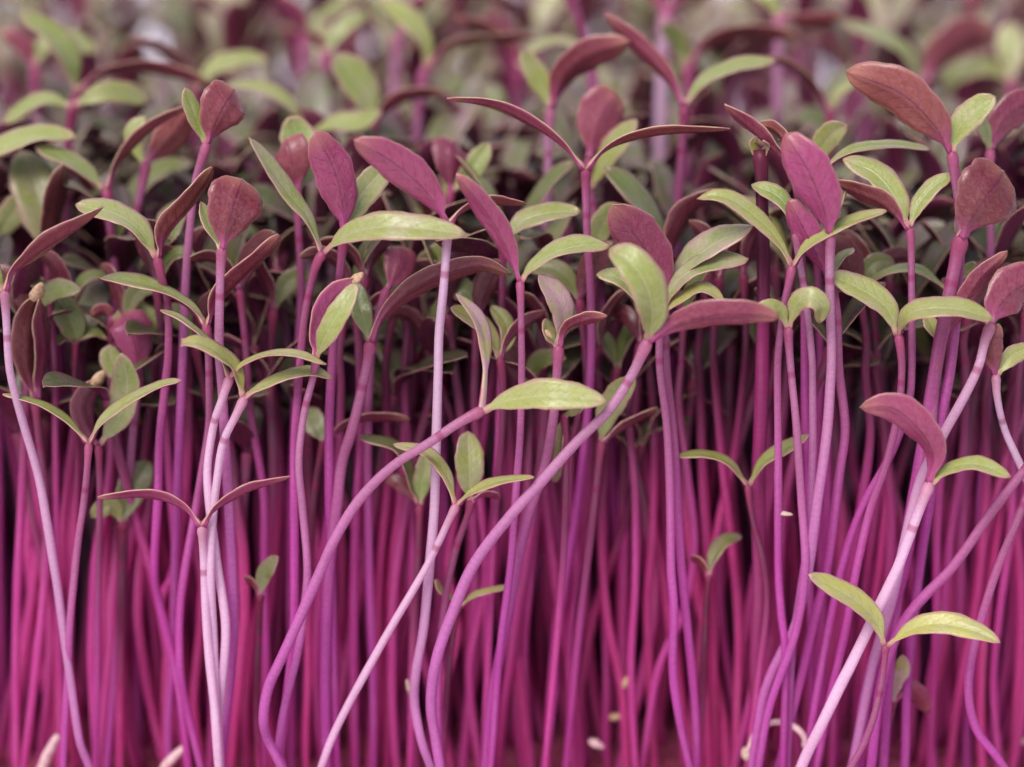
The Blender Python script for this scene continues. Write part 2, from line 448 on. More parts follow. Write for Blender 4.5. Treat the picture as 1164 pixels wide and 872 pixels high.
plant('seedling with small upright rust red leaf folded over at its tip', .9, 11, .7,
  [(236,160),(231,178),(221,212),(212,300),(208,380),(205,480),(200,600),(196,740)],
  [L([(237,160),(245,138),(256,117),(266,101)],54,'r',tw=56,z=[0,-.03,0,.15],cup=.08,wav=.2,yel=.5,shape=.46,sk=1.7), L([(234,160),(222,132),(210,100)],20,'g')])
plant('seedling with long dull green leaf left and thin maroon leaf arching right', 1.9, 12, .3,
  [(121,212),(124,240),(130,300),(134,380),(134,480),(130,600),(128,720)],
  [L([(116,210),(98,195),(72,178),(40,167)],19,'g',br=.8), L([(123,210),(132,186),(160,154),(190,133),(219,118)],12,'r',tw=26,yel=.5)])
plant('seedling with narrow brownish maroon leaf leaning right above a pale neck', 2.1, 12, .6,
  [(167,182),(161,215),(150,270),(146,340),(142,440),(150,600)],
  [L([(167,184),(180,170),(200,148),(219,120)],36,'r',tw=38,yel=.5), L([(163,186),(155,170),(150,150),(165,132)],18,'g')])
plant('blurred seedling with tall grey green blade left and long maroon arch right', 4.0, 14, .4,
  [(88,104),(84,125),(78,160),(76,210),(78,300)],
  [L([(89,102),(80,66),(58,36),(24,13)],27,'g'), L([(92,102),(115,84),(160,76),(205,85),(246,99)],14,'r',tw=30)])
plant('blurred seedling with two dull green leaves level across left side', 3.2, 13, .2,
  [(84,118),(78,150),(74,220),(72,300)],
  [L([(82,116),(52,113),(28,122),(5,140)],17,'g'), L([(88,118),(115,106),(140,106),(168,116)],26,'g',br=.85)])
plant('seedling at left edge with pale green leaf pointing right', 2.0, 12, .3,
  [(-30,190),(-28,260),(-25,400)],
  [L([(-28,186),(5,165),(40,153),(86,156)],22,'g',yel=.4), L([(-30,186),(-45,170),(-70,165)],22,'r')])
plant('seedling at left edge with short blunt green leaf in shade', 2.2, 12, .2,
  [(-6,276),(-6,330),(-4,460)],
  [L([(-5,276),(4,258),(18,238),(37,221)],32,'g'), L([(-8,276),(-20,250),(-40,240)],22,'r')])
# --- centre left
plant('seedling with long upright grey green blade and broad flat green leaf right', .1, 11, .3,
  [(369,285),(360,300),(352,329),(345,368),(340,424),(337,472),(334,528),(335,645),(334,720),(326,790),(318,869)],
  [L([(363,285),(350,247),(329,221),(305,187),(283,156)],18,'g',tw=26,pink=.3), L([(370,285),(396,266),(438,257),(485,260),(530,267)],32,'g',tw=36,yel=.35,flip=False,z=[0,-.15,-.3,-.35,-.35])])
plant('seedling with tall oval magenta leaf standing upright beside a green leaf', .4, 12, .3,
  [(391,260),(388,290),(383,340),(378,400),(374,500),(376,640),(380,780)],
  [L([(391,258),(389,228),(378,188),(358,150)],46,'r',tw=46,pink=.55,shape=.55), L([(394,256),(408,226),(424,205),(446,186)],34,'g',z=[0,.2,.35,.5],yel=.3)])
plant('seedling with rounded maroon leaf backed by a rounded green one', 1.4, 11, .3,
  [(338,215),(340,260),(342,330),(338,420),(332,560),(330,700)],
  [L([(338,213),(334,188),(329,168),(325,157)],42,'r',tw=44,z=[0,-.04,0,.1],shape=.46,sk=1.7), L([(340,212),(344,180),(336,150),(328,133)],46,'g',z=[0,.3,.4,.4],shape=.5)])
plant('pale stemmed seedling with wide pink leaf leaning left with orange tip', -.1, 12, 1.0,
  [(509,252),(508,275),(504,329),(499,380),(498,424),(496,497),(494,575),(490,626),(482,711),(473,763),(471,802),(480,843),(489,869)],
  [L([(508,251),(487,219),(447,183),(402,159)],42,'r',tw=44,pink=.65,yel=.7), L([(511,252),(524,239),(550,230),(598,231)],11,'r',yel=.8,z=[0,.1,.3,.5])])
plant('seedling with small notched maroon leaf upright beside pale green blade', 2.0, 11, .3,
  [(513,214),(508,250),(503,320),(500,440),(505,600)],
  [L([(513,216),(514,194),(514,172),(516,160)],42,'r',tw=44,z=[0,0,.05,.2],shape=.46,sk=1.7), L([(516,214),(532,198),(543,182),(556,162)],26,'g')])
plant('seedling with straight pink leaf leaning left and smooth green leaf right', 0, 9.5, .6,
  [(591,318),(592,342),(593,425),(591,497),(586,565),(580,645),(570,720),(564,790),(558,869)],
  [L([(590,318),(572,270),(547,231),(519,198)],27,'r',tw=30,pink=.6), L([(594,319),(604,302),(632,285),(663,278),(694,279)],20,'g',yel=.35)])
plant('seedling on thick leaning pink stem with flat green leaf lying to the right', -.4, 13, .75,
  [(552,465),(522,479),(491,500),(445,531),(406,572),(380,613),(366,645),(342,699),(321,745),(305,781),(300,815),(304,843),(317,869)],
  [L([(548,468),(578,455),(628,449),(690,456)],34,'g',tw=36,yel=.5,z=[0,-.1,-.25,-.3]), L([(547,468),(551,430),(552,395),(543,362),(518,334)],15,'g',tw=22,yel=.9,z=[0,.1,.2,.2,.2],pink=1.0,pet=.42)])
plant('shaded seedling with olive leaf left and dark maroon leaf rising right', .55, 9.5, .1,
  [(568,405),(572,440),(570,500),(562,600),(556,720)],
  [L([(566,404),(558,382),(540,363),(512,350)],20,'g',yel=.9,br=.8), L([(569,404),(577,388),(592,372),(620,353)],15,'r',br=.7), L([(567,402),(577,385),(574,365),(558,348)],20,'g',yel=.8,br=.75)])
plant('low seedling with narrow tan green leaf left and thin leaf to the right', -.3, 10, .95,
  [(520,572),(510,590),(486,642),(445,711),(406,781),(380,833),(366,869)],
  [L([(517,571),(508,541),(483,513),(447,505)],14,'g',tw=22,yel=.8), L([(521,572),(537,559),(566,547),(607,543)],11,'g',tw=22,yel=.7)], br=1.1)
plant('low seedling with upright oval green leaf facing forward', .1, 10, .3,
  [(535,568),(532,585),(517,630),(505,690),(498,780),(500,869)],
  [L([(534,566),(534,540),(533,515),(532,490)],33,'g',tw=34,yel=.4,shape=.5), L([(537,566),(550,562),(568,566)],9,'r',pink=.5)])
plant('low seedling with pale grey green leaf upright and dark maroon leaf left', .7, 10, .1,
  [(477,572),(476,620),(470,720),(468,820)],
  [L([(478,570),(479,550),(483,535),(484,512)],24,'g',pink=.2), L([(474,570),(464,556),(450,547),(438,548)],20,'r',br=.7), L([(474,566),(462,530),(445,505),(408,497)],14,'g',br=.6)])
plant('half open seedling with folded leaves pinched under a tan husk', -.1, 10, .75,
  [(360,404),(356,428),(345,472),(340,523),(344,575),(350,645),(345,700),(338,745),(324,802),(317,848),(321,869)],
  [L([(358,404),(360,375),(376,340),(406,316)],24,'r',pink=.8,husk=12,br=1.1), L([(362,403),(370,382),(385,355),(406,322)],26,'g',tw=28,z=[0,-.15,-.2,-.1],yel=.3)])
plant('thick stemmed seedling with very long dark maroon leaf arching right', .35, 14, .6,
  [(422,386),(419,405),(414,430),(401,485),(388,528),(383,575),(374,645),(370,760),(372,869)],
  [L([(423,385),(434,360),(465,329),(509,309),(548,301),(582,312)],24,'r',tw=30,br=.8), L([(420,384),(411,356),(407,338),(404,320)],25,'g',br=.5)])
plant('seedling with small round maroon leaf bent over its own neck', .9, 11, .5,
  [(441,326),(434,345),(426,375),(420,430),(418,520),(420,660)],
  [L([(441,328),(450,310),(455,294),(454,280)],40,'r',tw=42,shape=.46,sk=1.7,pink=.3), L([(437,330),(428,340),(418,352)],15,'r',br=.7)])
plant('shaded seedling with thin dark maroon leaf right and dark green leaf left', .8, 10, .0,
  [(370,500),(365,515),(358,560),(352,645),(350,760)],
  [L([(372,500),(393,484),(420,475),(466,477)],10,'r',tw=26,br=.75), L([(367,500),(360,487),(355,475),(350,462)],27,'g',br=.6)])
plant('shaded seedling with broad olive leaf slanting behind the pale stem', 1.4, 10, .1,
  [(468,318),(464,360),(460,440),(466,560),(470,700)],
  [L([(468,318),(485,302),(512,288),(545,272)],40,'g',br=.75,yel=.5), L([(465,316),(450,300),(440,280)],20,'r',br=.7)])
# --- centre
plant('tall seedling with two long thin dark leaves spread level like wings', .8, 11, .4,
  [(666,189),(666,215),(667,264),(671,329),(672,400),(668,472),(656,575),(645,645),(632,730),(629,791),(619,869)],
  [L([(663,190),(640,164),(601,137),(560,118),(508,112)],11,'r',tw=28,pink=.4), L([(669,190),(684,172),(714,157),(762,149),(830,146)],9,'r',tw=28,yel=.6)])
plant('blurred seedling with one round maroon leaf standing above a green blade', 2.2, 12, .4,
  [(671,178),(668,200),(676,250),(684,330),(690,440),(700,600)],
  [L([(670,176),(678,148),(690,122),(702,108)],54,'r',tw=56,shape=.46,sk=1.7,pink=.25), L([(672,215),(682,192),(700,165),(724,136)],26,'g')])
plant('blurred seedling with broad brown maroon leaf right and small green leaf left', 2.9, 12, .8,
  [(626,121),(624,150),(623,200),(620,260),(618,400)],
  [L([(628,119),(640,87),(668,62),(716,47)],36,'r',tw=40,yel=.4), L([(624,117),(614,94),(604,76),(592,58)],26,'g')])
plant('tall seedling with straight crimson leaf leaning left above a magenta stem', 2.6, 12, .3,
  [(778,118),(777,150),(772,220),(769,270),(764,360),(760,460)],
  [L([(777,118),(760,88),(726,52),(686,15)],21,'r',tw=26,pink=.3), L([(782,114),(800,90),(836,75),(882,68)],17,'g',tw=28)])
plant('blurred seedling with thin leaf curving far left over a red neck', 4.2, 12, .2,
  [(944,124),(943,145),(943,200),(942,300)],
  [L([(941,122),(922,92),(893,72),(862,68)],9,'r',tw=26), L([(947,122),(956,103),(980,90)],12,'g')])
plant('cut seedling stub with frayed tan top and dark magenta stem', .55, 18, .0,
  [(864,170),(865,190),(866,240),(868,330),(866,440),(862,560)],
  [L([(858,174),(855,164),(861,154)],9,'g',tw=10,yel=1.0,pink=1.0,pet=.02), L([(869,174),(872,166),(868,160)],8,'g',tw=10,yel=1.0,pink=.8,pet=.02)], br=.6, dome=False)
plant('seedling with narrow crimson leaf slanting up left behind the large pink leaf', .45, 10, .3,
  [(900,186),(904,210),(910,260),(914,360),(916,480)],
  [L([(898,183),(876,164),(850,140),(824,118)],15,'r',pink=.35), L([(900,180),(893,160),(880,146),(862,140)],16,'r',yel=.9,z=[0,.1,.3,.4])])
plant('seedling with large upright pink maroon leaf with rounded tip on pale stem', -.05, 13, .8,
  [(944,262),(944,285),(944,329),(946,400),(944,440),(939,497),(928,575),(919,645),(905,711),(890,742),(869,790),(855,869)],
  [L([(943,262),(936,232),(918,190),(892,152)],50,'r',tw=52,pink=.8,z=[0,-.1,-.1,0],shape=.5), L([(946,258),(952,240),(956,226),(962,216)],8,'g',yel=1.0,z=[0,.2,.3,.3])])
plant('seedling with purple leaf pointing up left half hidden by bigger pink leaf', .2, 12, .5,
  [(941,312),(947,330),(951,360),(953,420),(960,485),(954,536),(941,645),(925,710),(905,790),(885,869)],
  [L([(940,312),(928,286),(914,258),(897,226)],33,'r',tw=36,pink=.9,shape=.52,br=.95,z=[0,-.1,-.15,-.15]), L([(946,310),(955,295),(970,282)],14,'g',z=[0,.3,.5])])
plant('seedling with two slim bright green leaves in a wide V', 0, 10, .5,
  [(901,300),(897,318),(891,345),(886,385),(884,424),(884,523),(885,645),(888,699),(892,745),(890,869)],
  [L([(899,299),(880,267),(844,234),(815,222),(792,226)],19,'g',tw=24,yel=.5), L([(903,300),(917,280),(942,262),(974,249),(1008,240)],14,'g',tw=24,yel=.6)])
plant('pale slender stemmed seedling with short pointed green leaf up left', .12, 10, .78,
  [(904,262),(908,290),(914,329),(922,400),(924,440),(924,523),(919,600),(912,660),(900,740),(895,869)],
  [L([(903,258),(895,236),(880,220),(854,210)],20,'g'), L([(906,258),(915,250),(924,240)],10,'r',z=[0,.3,.4])])
plant('seedling with two small green leaves curling down like a bow', -.1, 10.5, .7,
  [(896,370),(897,390),(900,424),(905,485),(912,575),(915,645),(904,720),(875,800),(862,869)],
  [L([(894,368),(887,353),(870,351),(848,366)],20,'g',yel=.5,z=[0,-.1,-.2,-.15]), L([(899,368),(905,346),(921,337),(935,348),(931,367)],24,'g',yel=.4,z=[0,-.1,-.2,-.2,-.1])])
plant('stout pink seedling bent right with large green leaf and long maroon leaf', -.5, 14, .8,
  [(738,384),(729,404),(717,430),(691,466),(657,500),(606,556),(580,585),(539,642),(514,699),(496,750),(490,802),(496,848),(500,869)],
  [L([(737,383),(742,355),(734,322),(716,297),(693,283)],42,'g',tw=44,yel=.35,z=[0,-.2,-.3,-.25,-.1],shape=.55), L([(741,384),(773,366),(815,357),(858,356),(886,361)],30,'r',tw=34,pink=.2,z=[0,-.1,-.2,-.25,-.25])])
plant('seedling with broad dark crimson leaf upright and mottled green leaf right', .3, 11, .4,
  [(757,336),(756,365),(758,420),(766,497),(771,575),(775,645),(782,720),(790,800),(792,869)],
  [L([(757,335),(745,300),(722,264),(697,232)],52,'r',tw=54,pink=.4,br=.85,shape=.55), L([(759,334),(776,305),(812,276),(857,257)],27,'g',pink=.4)])
plant('seedling with four crowded green leaf ends and slim tan leaf curving right', .1, 11, .6,
  [(753,354),(750,380),(750,420),(758,485),(762,562),(763,645),(766,690),(765,760),(771,810),(783,869)],
  [L([(752,352),(728,335),(704,316),(678,312)],22,'g'), L([(757,352),(776,337),(799,328),(823,341)],13,'g',yel=.8), L([(757,332),(776,313),(812,298),(851,294)],22,'g',pink=.3)])
plant('seedling with folded pinkish tan leaf upright and short crimson leaf right', .2, 13, .6,
  [(635,390),(633,424),(629,472),(619,531),(600,588),(588,640),(575,710),(560,790),(552,869)],
  [L([(632,388),(641,366),(636,342),(612,312)],28,'g',tw=30,pink=1.0,yel=.6), L([(636,388),(645,372),(664,363),(690,359)],15,'r',tw=22), L([(631,390),(624,378),(620,362)],15,'g',yel=.4)])
plant('shaded seedling with pale green leaf level to the right', .95, 10, .1,
  [(572,274),(571,320),(570,400),(566,520)],
  [L([(573,272),(594,251),(625,241),(660,241)],23,'g',br=.9), L([(570,272),(560,255),(545,245)],18,'r')])
plant('shaded seedling with green leaf wedge behind the winged tall seedling', 1.5, 10, .1,
  [(676,284),(676,330),(680,420),(686,560)],
  [L([(675,282),(682,262),(692,246),(706,232)],30,'g'), L([(678,282),(690,268),(712,262),(740,270)],20,'r',br=.8)])
# --- right part
plant('tall seedling with big orange maroon leaf left and pointed green leaf right', .25, 13, .6,
  [(1081,170),(1085,197),(1092,258),(1089,330),(1079,420),(1066,490),(1057,560),(1045,645),(1032,760),(1028,869)],
  [L([(1080,172),(1062,140),(1022,103),(962,81)],52,'r',tw=56,yel=.95,z=[0,-.1,-.1,0]), L([(1083,168),(1089,146),(1107,126),(1132,110)],32,'g',tw=34,yel=.3)])
plant('stoutest purple stemmed seedling with wide rust red leaf cupped at right', .1, 18.5, .35,
  [(1094,266),(1089,290),(1078,334),(1068,386),(1061,440),(1052,500),(1040,560),(1025,645),(1005,720),(985,790),(975,869)],
  [L([(1096,266),(1106,244),(1122,220),(1140,194)],76,'r',tw=80,z=[0,-.04,0,.2],cup=.10,wav=.2,yel=.3,br=.85,shape=.46,sk=1.7), L([(1092,266),(1090,250),(1096,232)],12,'g',z=[0,.3,.5])])
plant('seedling with two green leaves and one maroon leaf fanned from thin stem', .2, 10, .6,
  [(1034,258),(1036,300),(1036,424),(1032,465),(1014,515),(980,578),(958,645),(941,724),(923,815),(915,869)],
  [L([(1032,252),(1019,226),(994,196),(958,181)],30,'g',z=[0,.2,.4,.5]), L([(1036,251),(1045,231),(1061,212),(1083,198)],20,'g',tw=24,yel=.3), L([(1031,256),(1008,233),(980,219),(946,206)],19,'r',yel=.5)])
plant('shaded seedling with one thin arched green leaf behind the pink leaf', .8, 10, .2,
  [(934,192),(938,240),(942,300),(944,400)],
  [L([(936,190),(966,171),(1008,164),(1058,170)],11,'g',tw=24), L([(933,190),(920,172),(903,160)],16,'r')])
plant('seedling with mottled green leaf left and green leaf folding right over red underside', 0, 10.5, .4,
  [(1021,378),(1023,395),(1025,424),(1021,472),(1006,530),(990,580),(974,645),(960,720),(943,800),(930,869)],
  [L([(1017,378),(1008,350),(980,329),(941,311)],29,'g',tw=32,yel=.4,pink=.2), L([(1022,378),(1030,359),(1055,350),(1096,352),(1129,364)],24,'g',tw=34,yel=.5,z=[0,-.2,-.3,-.35,-.35])])
plant('brightly lit pale seedling slanting left with wide maroon leaf at right', -.2, 13, .88,
  [(1128,366),(1120,391),(1108,424),(1070,495),(1048,545),(1033,600),(1013,680),(992,760),(970,869)],
  [L([(1128,366),(1136,346),(1156,326),(1190,314)],50,'r',tw=54,pink=.3,shape=.5), L([(1124,368),(1112,362),(1104,352)],10,'g',z=[0,.3,.4])])
plant('seedling with straight maroon leaf rising right on blunt red neck', .1, 13, .5,
  [(1068,386),(1066,410),(1063,450),(1054,520),(1035,600),(1020,690),(1010,780),(1004,869)],
  [L([(1071,384),(1088,356),(1113,317),(1145,285)],22,'r',tw=26,pink=.2), L([(1065,384),(1060,372),(1052,356)],16,'g',yel=.5)])
plant('seedling at right edge with curved pale stem and upright brown maroon leaf', -.05, 10, 1.0,
  [(1132,424),(1133,452),(1144,492),(1163,535),(1182,590),(1190,680),(1180,869)],
  [L([(1132,424),(1128,404),(1128,385),(1136,368)],26,'r',yel=.5,br=.85), L([(1135,423),(1148,406),(1172,393)],22,'g',yel=.6)])
plant('seedling leaning in from right edge on long straight diagonal stem', -.2, 13, .6,
  [(1200,482),(1164,531),(1120,590),(1080,645),(1034,695),(1012,740),(998,800),(990,869)],
  [L([(1202,480),(1225,450),(1265,430)],26,'r'), L([(1198,480),(1196,450),(1205,420)],22,'g')])
plant('seedling at right edge whose stem swings into a J near the ground', -.25, 11, .5,
  [(1185,520),(1164,572),(1132,647),(1112,711),(1100,776),(1109,828),(1137,866)],
  [L([(1186,518),(1200,490),(1230,470)],24,'g'), L([(1184,518),(1178,495),(1182,468)],18,'r')])
plant('bright low seedling with big curled pink maroon leaf and small green leaf', -.5, 14, 1.0,
  [(1058,546),(1050,563),(1040,592),(1020,645),(985,722),(941,807),(913,869)],
  [L([(1057,547),(1062,515),(1044,485),(1014,462),(977,463)],36,'r',tw=40,pink=.6,yel=.6,z=[0,-.1,-.2,-.2,-.2]), L([(1062,548),(1077,533),(1110,527),(1149,542)],17,'g',tw=24,yel=.4)], br=1.15)
plant('lowest front seedling with two yellow green leaves spread wide', -.65, 9, .4,
  [(1007,732),(1002,776),(988,828),(967,869)],
  [L([(1005,731),(993,701),(962,675),(919,653)],25,'g',tw=28,yel=.95), L([(1010,732),(1036,715),(1070,709),(1108,717),(1137,731)],25,'g',tw=28,yel=.95)])
plant('stunted seedling with curled grey pink leaf low behind the yellow green pair', .2, 9, .0,
  [(1016,796),(1008,830),(992,869)],
  [L([(1018,795),(1032,782),(1044,790),(1054,809)],22,'r',yel=.6,pink=.4), L([(1016,794),(1018,775),(1026,760),(1026,744)],20,'g',pink=.8)])
plant('shaded seedling with thin green leaf arched flat between two stems', .9, 10, .1,
  [(1078,328),(1080,380),(1074,470),(1066,600)],
  [L([(1076,326),(1048,308),(1012,308),(983,322)],10,'g',tw=24,br=.85), L([(1080,326),(1095,312),(1110,300)],14,'g',br=.8)])
plant('blurred seedling at upper right edge with dark maroon leaf', 1.4, 11, .6,
  [(1126,168),(1124,195),(1126,260),(1124,380)],
  [L([(1127,167),(1138,140),(1158,122),(1190,112)],38,'r',tw=40,br=.85), L([(1124,166),(1119,148),(1108,126)],18,'g')])
plant('blurred seedling with dull green leaf wedge behind the large pink leaf', 1.3, 10, .2,
  [(922,184),(924,230),(930,320),(932,420)],
  [L([(923,183),(935,166),(946,152),(962,142)],30,'g'), L([(920,183),(905,172),(886,158)],14,'r')])
plant('short shaded seedling with one tan leaf left and one green leaf right', .35, 8.5, .1,
  [(850,550),(852,570),(858,600),(868,640),(872,690),(862,780),(850,869)],
  [L([(848,547),(829,527),(800,516),(769,519)],10,'g',tw=22,yel=.8,br=.75), L([(853,548),(866,526),(890,511),(920,494)],15,'g',tw=22,yel=.5,br=.8)])
plant('low seedling with single grey green leaf hooked to the right', .5, 9, .0,
  [(806,652),(803,690),(800,760),(796,869)],
  [L([(806,652),(812,630),(824,614),(843,610)],17,'g',pink=.5,br=.6), L([(804,652),(796,640),(786,636)],9,'r')])
plant('tiny pale sprout with two thread like leaves near the ground', .3, 8, .1,
  [(522,688),(516,720),(508,780),(504,860)],
  [L([(520,688),(512,680),(502,672),(494,659)],7,'g',yel=.9), L([(525,687),(540,676),(562,670),(592,666)],7,'g',tw=14,yel=.9)])
plant('low seedling with one small drooping olive leaf left of the bent pink stem', .4, 9, .0,
  [(296,674),(294,720),(292,800),(294,869)],
  [L([(297,673),(300,655),(306,645),(316,632)],19,'g',br=.7,pink=.4), L([(295,673),(288,664),(280,660)],8,'r')])
plant('shaded low seedling with pale sliver leaf pointing down behind the bent pink stem', .3, 9, .1,
  [(641,470),(644,520),(640,640),(630,760)],
  [L([(640,472),(637,495),(634,520),(630,548)],15,'g',br=.8,pink=.3), L([(643,472),(655,462),(664,448)],18,'g',br=.6)])
plant('shaded seedling with thin dark leaf slanting up right behind the bent pink stem', .7, 10, .2,
  [(684,500),(680,530),(672,600),(660,700)],
  [L([(686,499),(702,490),(722,478),(748,464)],9,'r',tw=22,br=.7), L([(683,498),(690,470),(704,446),(722,428)],30,'g',br=.75)])
# --- blurred seedlings along the top
plant('blurred seedling near the top with pink forked neck', 6.5, 18, .8,
  [(347,44),(346,80),(346,130),(350,200)],
  [L([(345,42),(338,20),(318,-6)],18,'r',pink=.6), L([(349,42),(362,22),(402,-2)],12,'g')])
plant('blurred seedling near the top with pale green blade and thin maroon leaf', 4.6, 14, .7,
  [(485,74),(479,98),(474,150),(470,220)],
  [L([(487,72),(482,44),(464,20),(430,0)],25,'g'), L([(490,72),(508,55),(548,45),(608,43)],11,'r',tw=28)])
plant('blurred seedling with one broad soft green leaf facing forward', 3.8, 12, .2,
  [(424,136),(424,180),(424,260)],
  [L([(424,134),(416,108),(400,84),(378,63)],40,'g',tw=42), L([(428,134),(445,118),(470,108),(502,104)],16,'r')])
plant('blurred seedling at upper right with dark maroon leaf arched over', 6.0, 14, .5,
  [(1050,92),(1048,130),(1046,200)],
  [L([(1052,90),(1070,60),(1095,42),(1130,36)],40,'r',tw=44), L([(1048,90),(1030,62),(1000,40),(958,26)],16,'g')])
plant('blurred seedling at the top with long crimson leaf arching right', 5.2, 14, .4,
  [(783,70),(782,100),(780,170)],
  [L([(785,68),(808,48),(850,37),(908,42)],18,'r',tw=30), L([(781,68),(770,45),(752,28)],22,'g')])
plant('blurred seedling at top right corner with soft olive leaf', 6.5, 14, .5,
  [(1150,90),(1148,130),(1146,200)],
  [L([(1150,88),(1150,55),(1144,25)],34,'g'), L([(1146,90),(1120,75),(1085,88),(1078,110)],24,'g')])
plant('blurred seedling with green grey leaf slanting at upper left corner', 5.5, 14, .4,
  [(40,74),(42,120),(44,200)],
  [L([(40,72),(52,50),(80,46),(112,58)],26,'g'), L([(37,72),(24,48),(0,36)],22,'r')])
plant('blurred seedling with thin maroon leaf curving over at upper left', 5.0, 13, .3,
  [(222,100),(222,130),(224,200)],
  [L([(220,98),(205,72),(180,54),(152,44)],12,'r',tw=28), L([(225,98),(245,75),(275,66),(305,70)],20,'g')])
plant('blurred seedling with pale green leaves level behind the rust red leaf', 3.6, 13, .3,
  [(352,150),(350,190),(348,260)],
  [L([(350,148),(330,118),(298,100),(255,96)],14,'g',tw=28), L([(354,148),(378,140),(410,138),(434,128)],22,'g')])

plant('blurred pink seedling close beside the forked one near the top', 5.6, 14, .7,
  [(370,58),(371,100),(373,150),(374,220)],
  [L([(372,56),(384,36),(398,24),(418,16)],20,'g'), L([(368,56),(360,44),(345,38)],12,'r')])
plant('blurred seedling with thick pale pink neck at the top right of centre', 5.8, 17, .95,
  [(757,14),(754,50),(751,110),(750,190)],
  [L([(755,12),(744,-8),(728,-26)],20,'r',pink=.4), L([(760,12),(778,-4),(806,-14)],18,'r',pink=.5)])
plant('blurred magenta seedling slanting down from the top edge at centre', 5.0, 15, .3,
  [(640,-22),(652,8),(668,50),(676,110),(680,190)],
  [L([(638,-24),(624,-40),(600,-44)],20,'r'), L([(644,-24),(660,-44),(684,-50)],20,'g')])
plant('blurred lilac stemmed seedling at top with small maroon hood', 5.4, 15, .8,
  [(886,16),(884,50),(883,110),(882,190)],
  [L([(888,14),(904,22),(926,24),(958,18)],18,'r'), L([(884,14),(872,-4),(852,-14)],18,'g')])
plant('blurred seedling with grey green wing leaves left of the pale green blade', 5.9, 15, .8,
  [(453,36),(449,80),(446,140),(444,200)],
  [L([(451,34),(440,14),(418,4)],16,'g'), L([(456,34),(466,12),(490,-2)],18,'r')])
plant('blurred seedling with small dark maroon hood and arched tan edge near top', 5.2, 14, .4,
  [(590,76),(588,110),(586,170)],
  [L([(588,74),(574,48),(548,30),(518,22)],16,'r'), L([(592,74),(606,56),(634,46),(664,56)],10,'g',tw=26)])
# --- loose stems of the second rank whose tops are lost behind others
STEMS = [  # d, px width, paleness, path
 (.6,11,.1,[(30,470),(26,560),(20,660),(18,760),(20,869)]), (.8,11,.0,[(90,440),(76,560),(66,680),(66,869)]),
 (.7,12,.1,[(130,470),(122,560),(108,640),(104,760),(112,869)]), (.9,11,.0,[(170,470),(160,560),(140,660),(118,760),(108,869)]),
 (.6,10,.1,[(186,440),(192,540),(198,640),(182,690),(196,760),(210,869)]), (.8,12,.0,[(214,420),(212,540),(200,640),(190,760),(188,869)]),
 (.55,10,.2,[(281,420),(286,480),(300,560),(300,660),(303,760),(300,869)]), (.9,12,.0,[(310,440),(316,540),(308,660),(300,760),(310,869)]),
 (.6,11,.1,[(388,440),(384,520),(372,600),(362,700),(360,790),(366,869)]), (.5,12,.15,[(408,400),(410,500),(404,600),(402,720),(404,869)]),
 (.8,11,.0,[(438,430),(440,540),(432,640),(428,760),(420,869)]), (.9,12,.0,[(462,440),(456,560),(444,680),(440,869)]),
 (.6,11,.1,[(540,470),(546,560),(552,660),(534,760),(545,869)]), (.7,10,.1,[(616,470),(612,560),(602,660),(596,760),(604,869)]),
 (.5,11,.1,[(668,450),(668,520),(650,620),(634,700),(626,790),(622,869)]), (.8,11,.0,[(690,520),(684,600),(690,700),(706,780),(712,869)]),
 (.45,10,.1,[(716,490),(722,560),(722,660),(717,760),(722,869)]), (.6,10,.15,[(772,460),(782,540),(790,620),(776,700),(748,760),(730,869)]),
 (.7,11,.0,[(812,430),(820,520),(832,620),(840,720),(836,869)]), (.8,10,.0,[(846,420),(834,520),(816,600),(800,720),(806,869)]),
 (.5,11,.1,[(862,640),(870,700),(858,770),(836,869)]), (.9,12,.0,[(796,440),(800,560),(810,700),(812,869)]),
 (.5,11,.1,[(984,430),(990,500),(976,590),(962,680),(950,780),(946,869)]), (.7,11,.0,[(1000,440),(1008,540),(1000,640),(984,760),(990,869)]),
 (.6,12,.1,[(1098,430),(1094,520),(1082,600),(1070,700),(1056,790),(1060,869)]), (.8,12,.0,[(1120,460),(1120,560),(1110,680),(1090,780),(1080,869)]),
 (.6,10,.1,[(1150,600),(1136,690),(1130,780),(1136,869)]), (.9,12,.0,[(1156,620),(1160,720),(1152,869)]),
 (.7,11,.0,[(232,640),(226,720),(220,800),(228,869)]), (.9,11,.0,[(510,640),(520,720),(500,800),(512,869)]),
 (.75,11,.0,[(580,690),(590,760),(600,869)]), (.6,10,.1,[(655,640),(646,740),(652,869)]), (.8,11,.0,[(742,600),(736,700),(744,869)]),
]
SLAB = 'leaning magenta stemmed seedling whose leaves are lost among darker neighbours'
srnd = random.Random(5)
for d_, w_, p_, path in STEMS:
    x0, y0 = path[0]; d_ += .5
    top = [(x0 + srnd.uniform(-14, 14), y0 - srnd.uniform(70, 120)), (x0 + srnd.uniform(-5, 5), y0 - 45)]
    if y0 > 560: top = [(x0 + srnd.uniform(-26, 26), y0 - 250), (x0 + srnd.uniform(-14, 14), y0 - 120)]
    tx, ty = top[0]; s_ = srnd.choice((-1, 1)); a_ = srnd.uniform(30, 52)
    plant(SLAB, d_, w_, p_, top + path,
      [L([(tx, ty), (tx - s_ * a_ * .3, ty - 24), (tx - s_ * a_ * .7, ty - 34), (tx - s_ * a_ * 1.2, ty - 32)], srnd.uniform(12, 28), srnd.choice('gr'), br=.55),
       L([(tx, ty), (tx + s_ * a_ * .2, ty - 28), (tx + s_ * a_ * .5, ty - 50), (tx + s_ * a_ * .8, ty - 62)], srnd.uniform(14, 30), srnd.choice('rrg'), br=.55)])  # both leaves dimmed by colour for the shade under the canopy

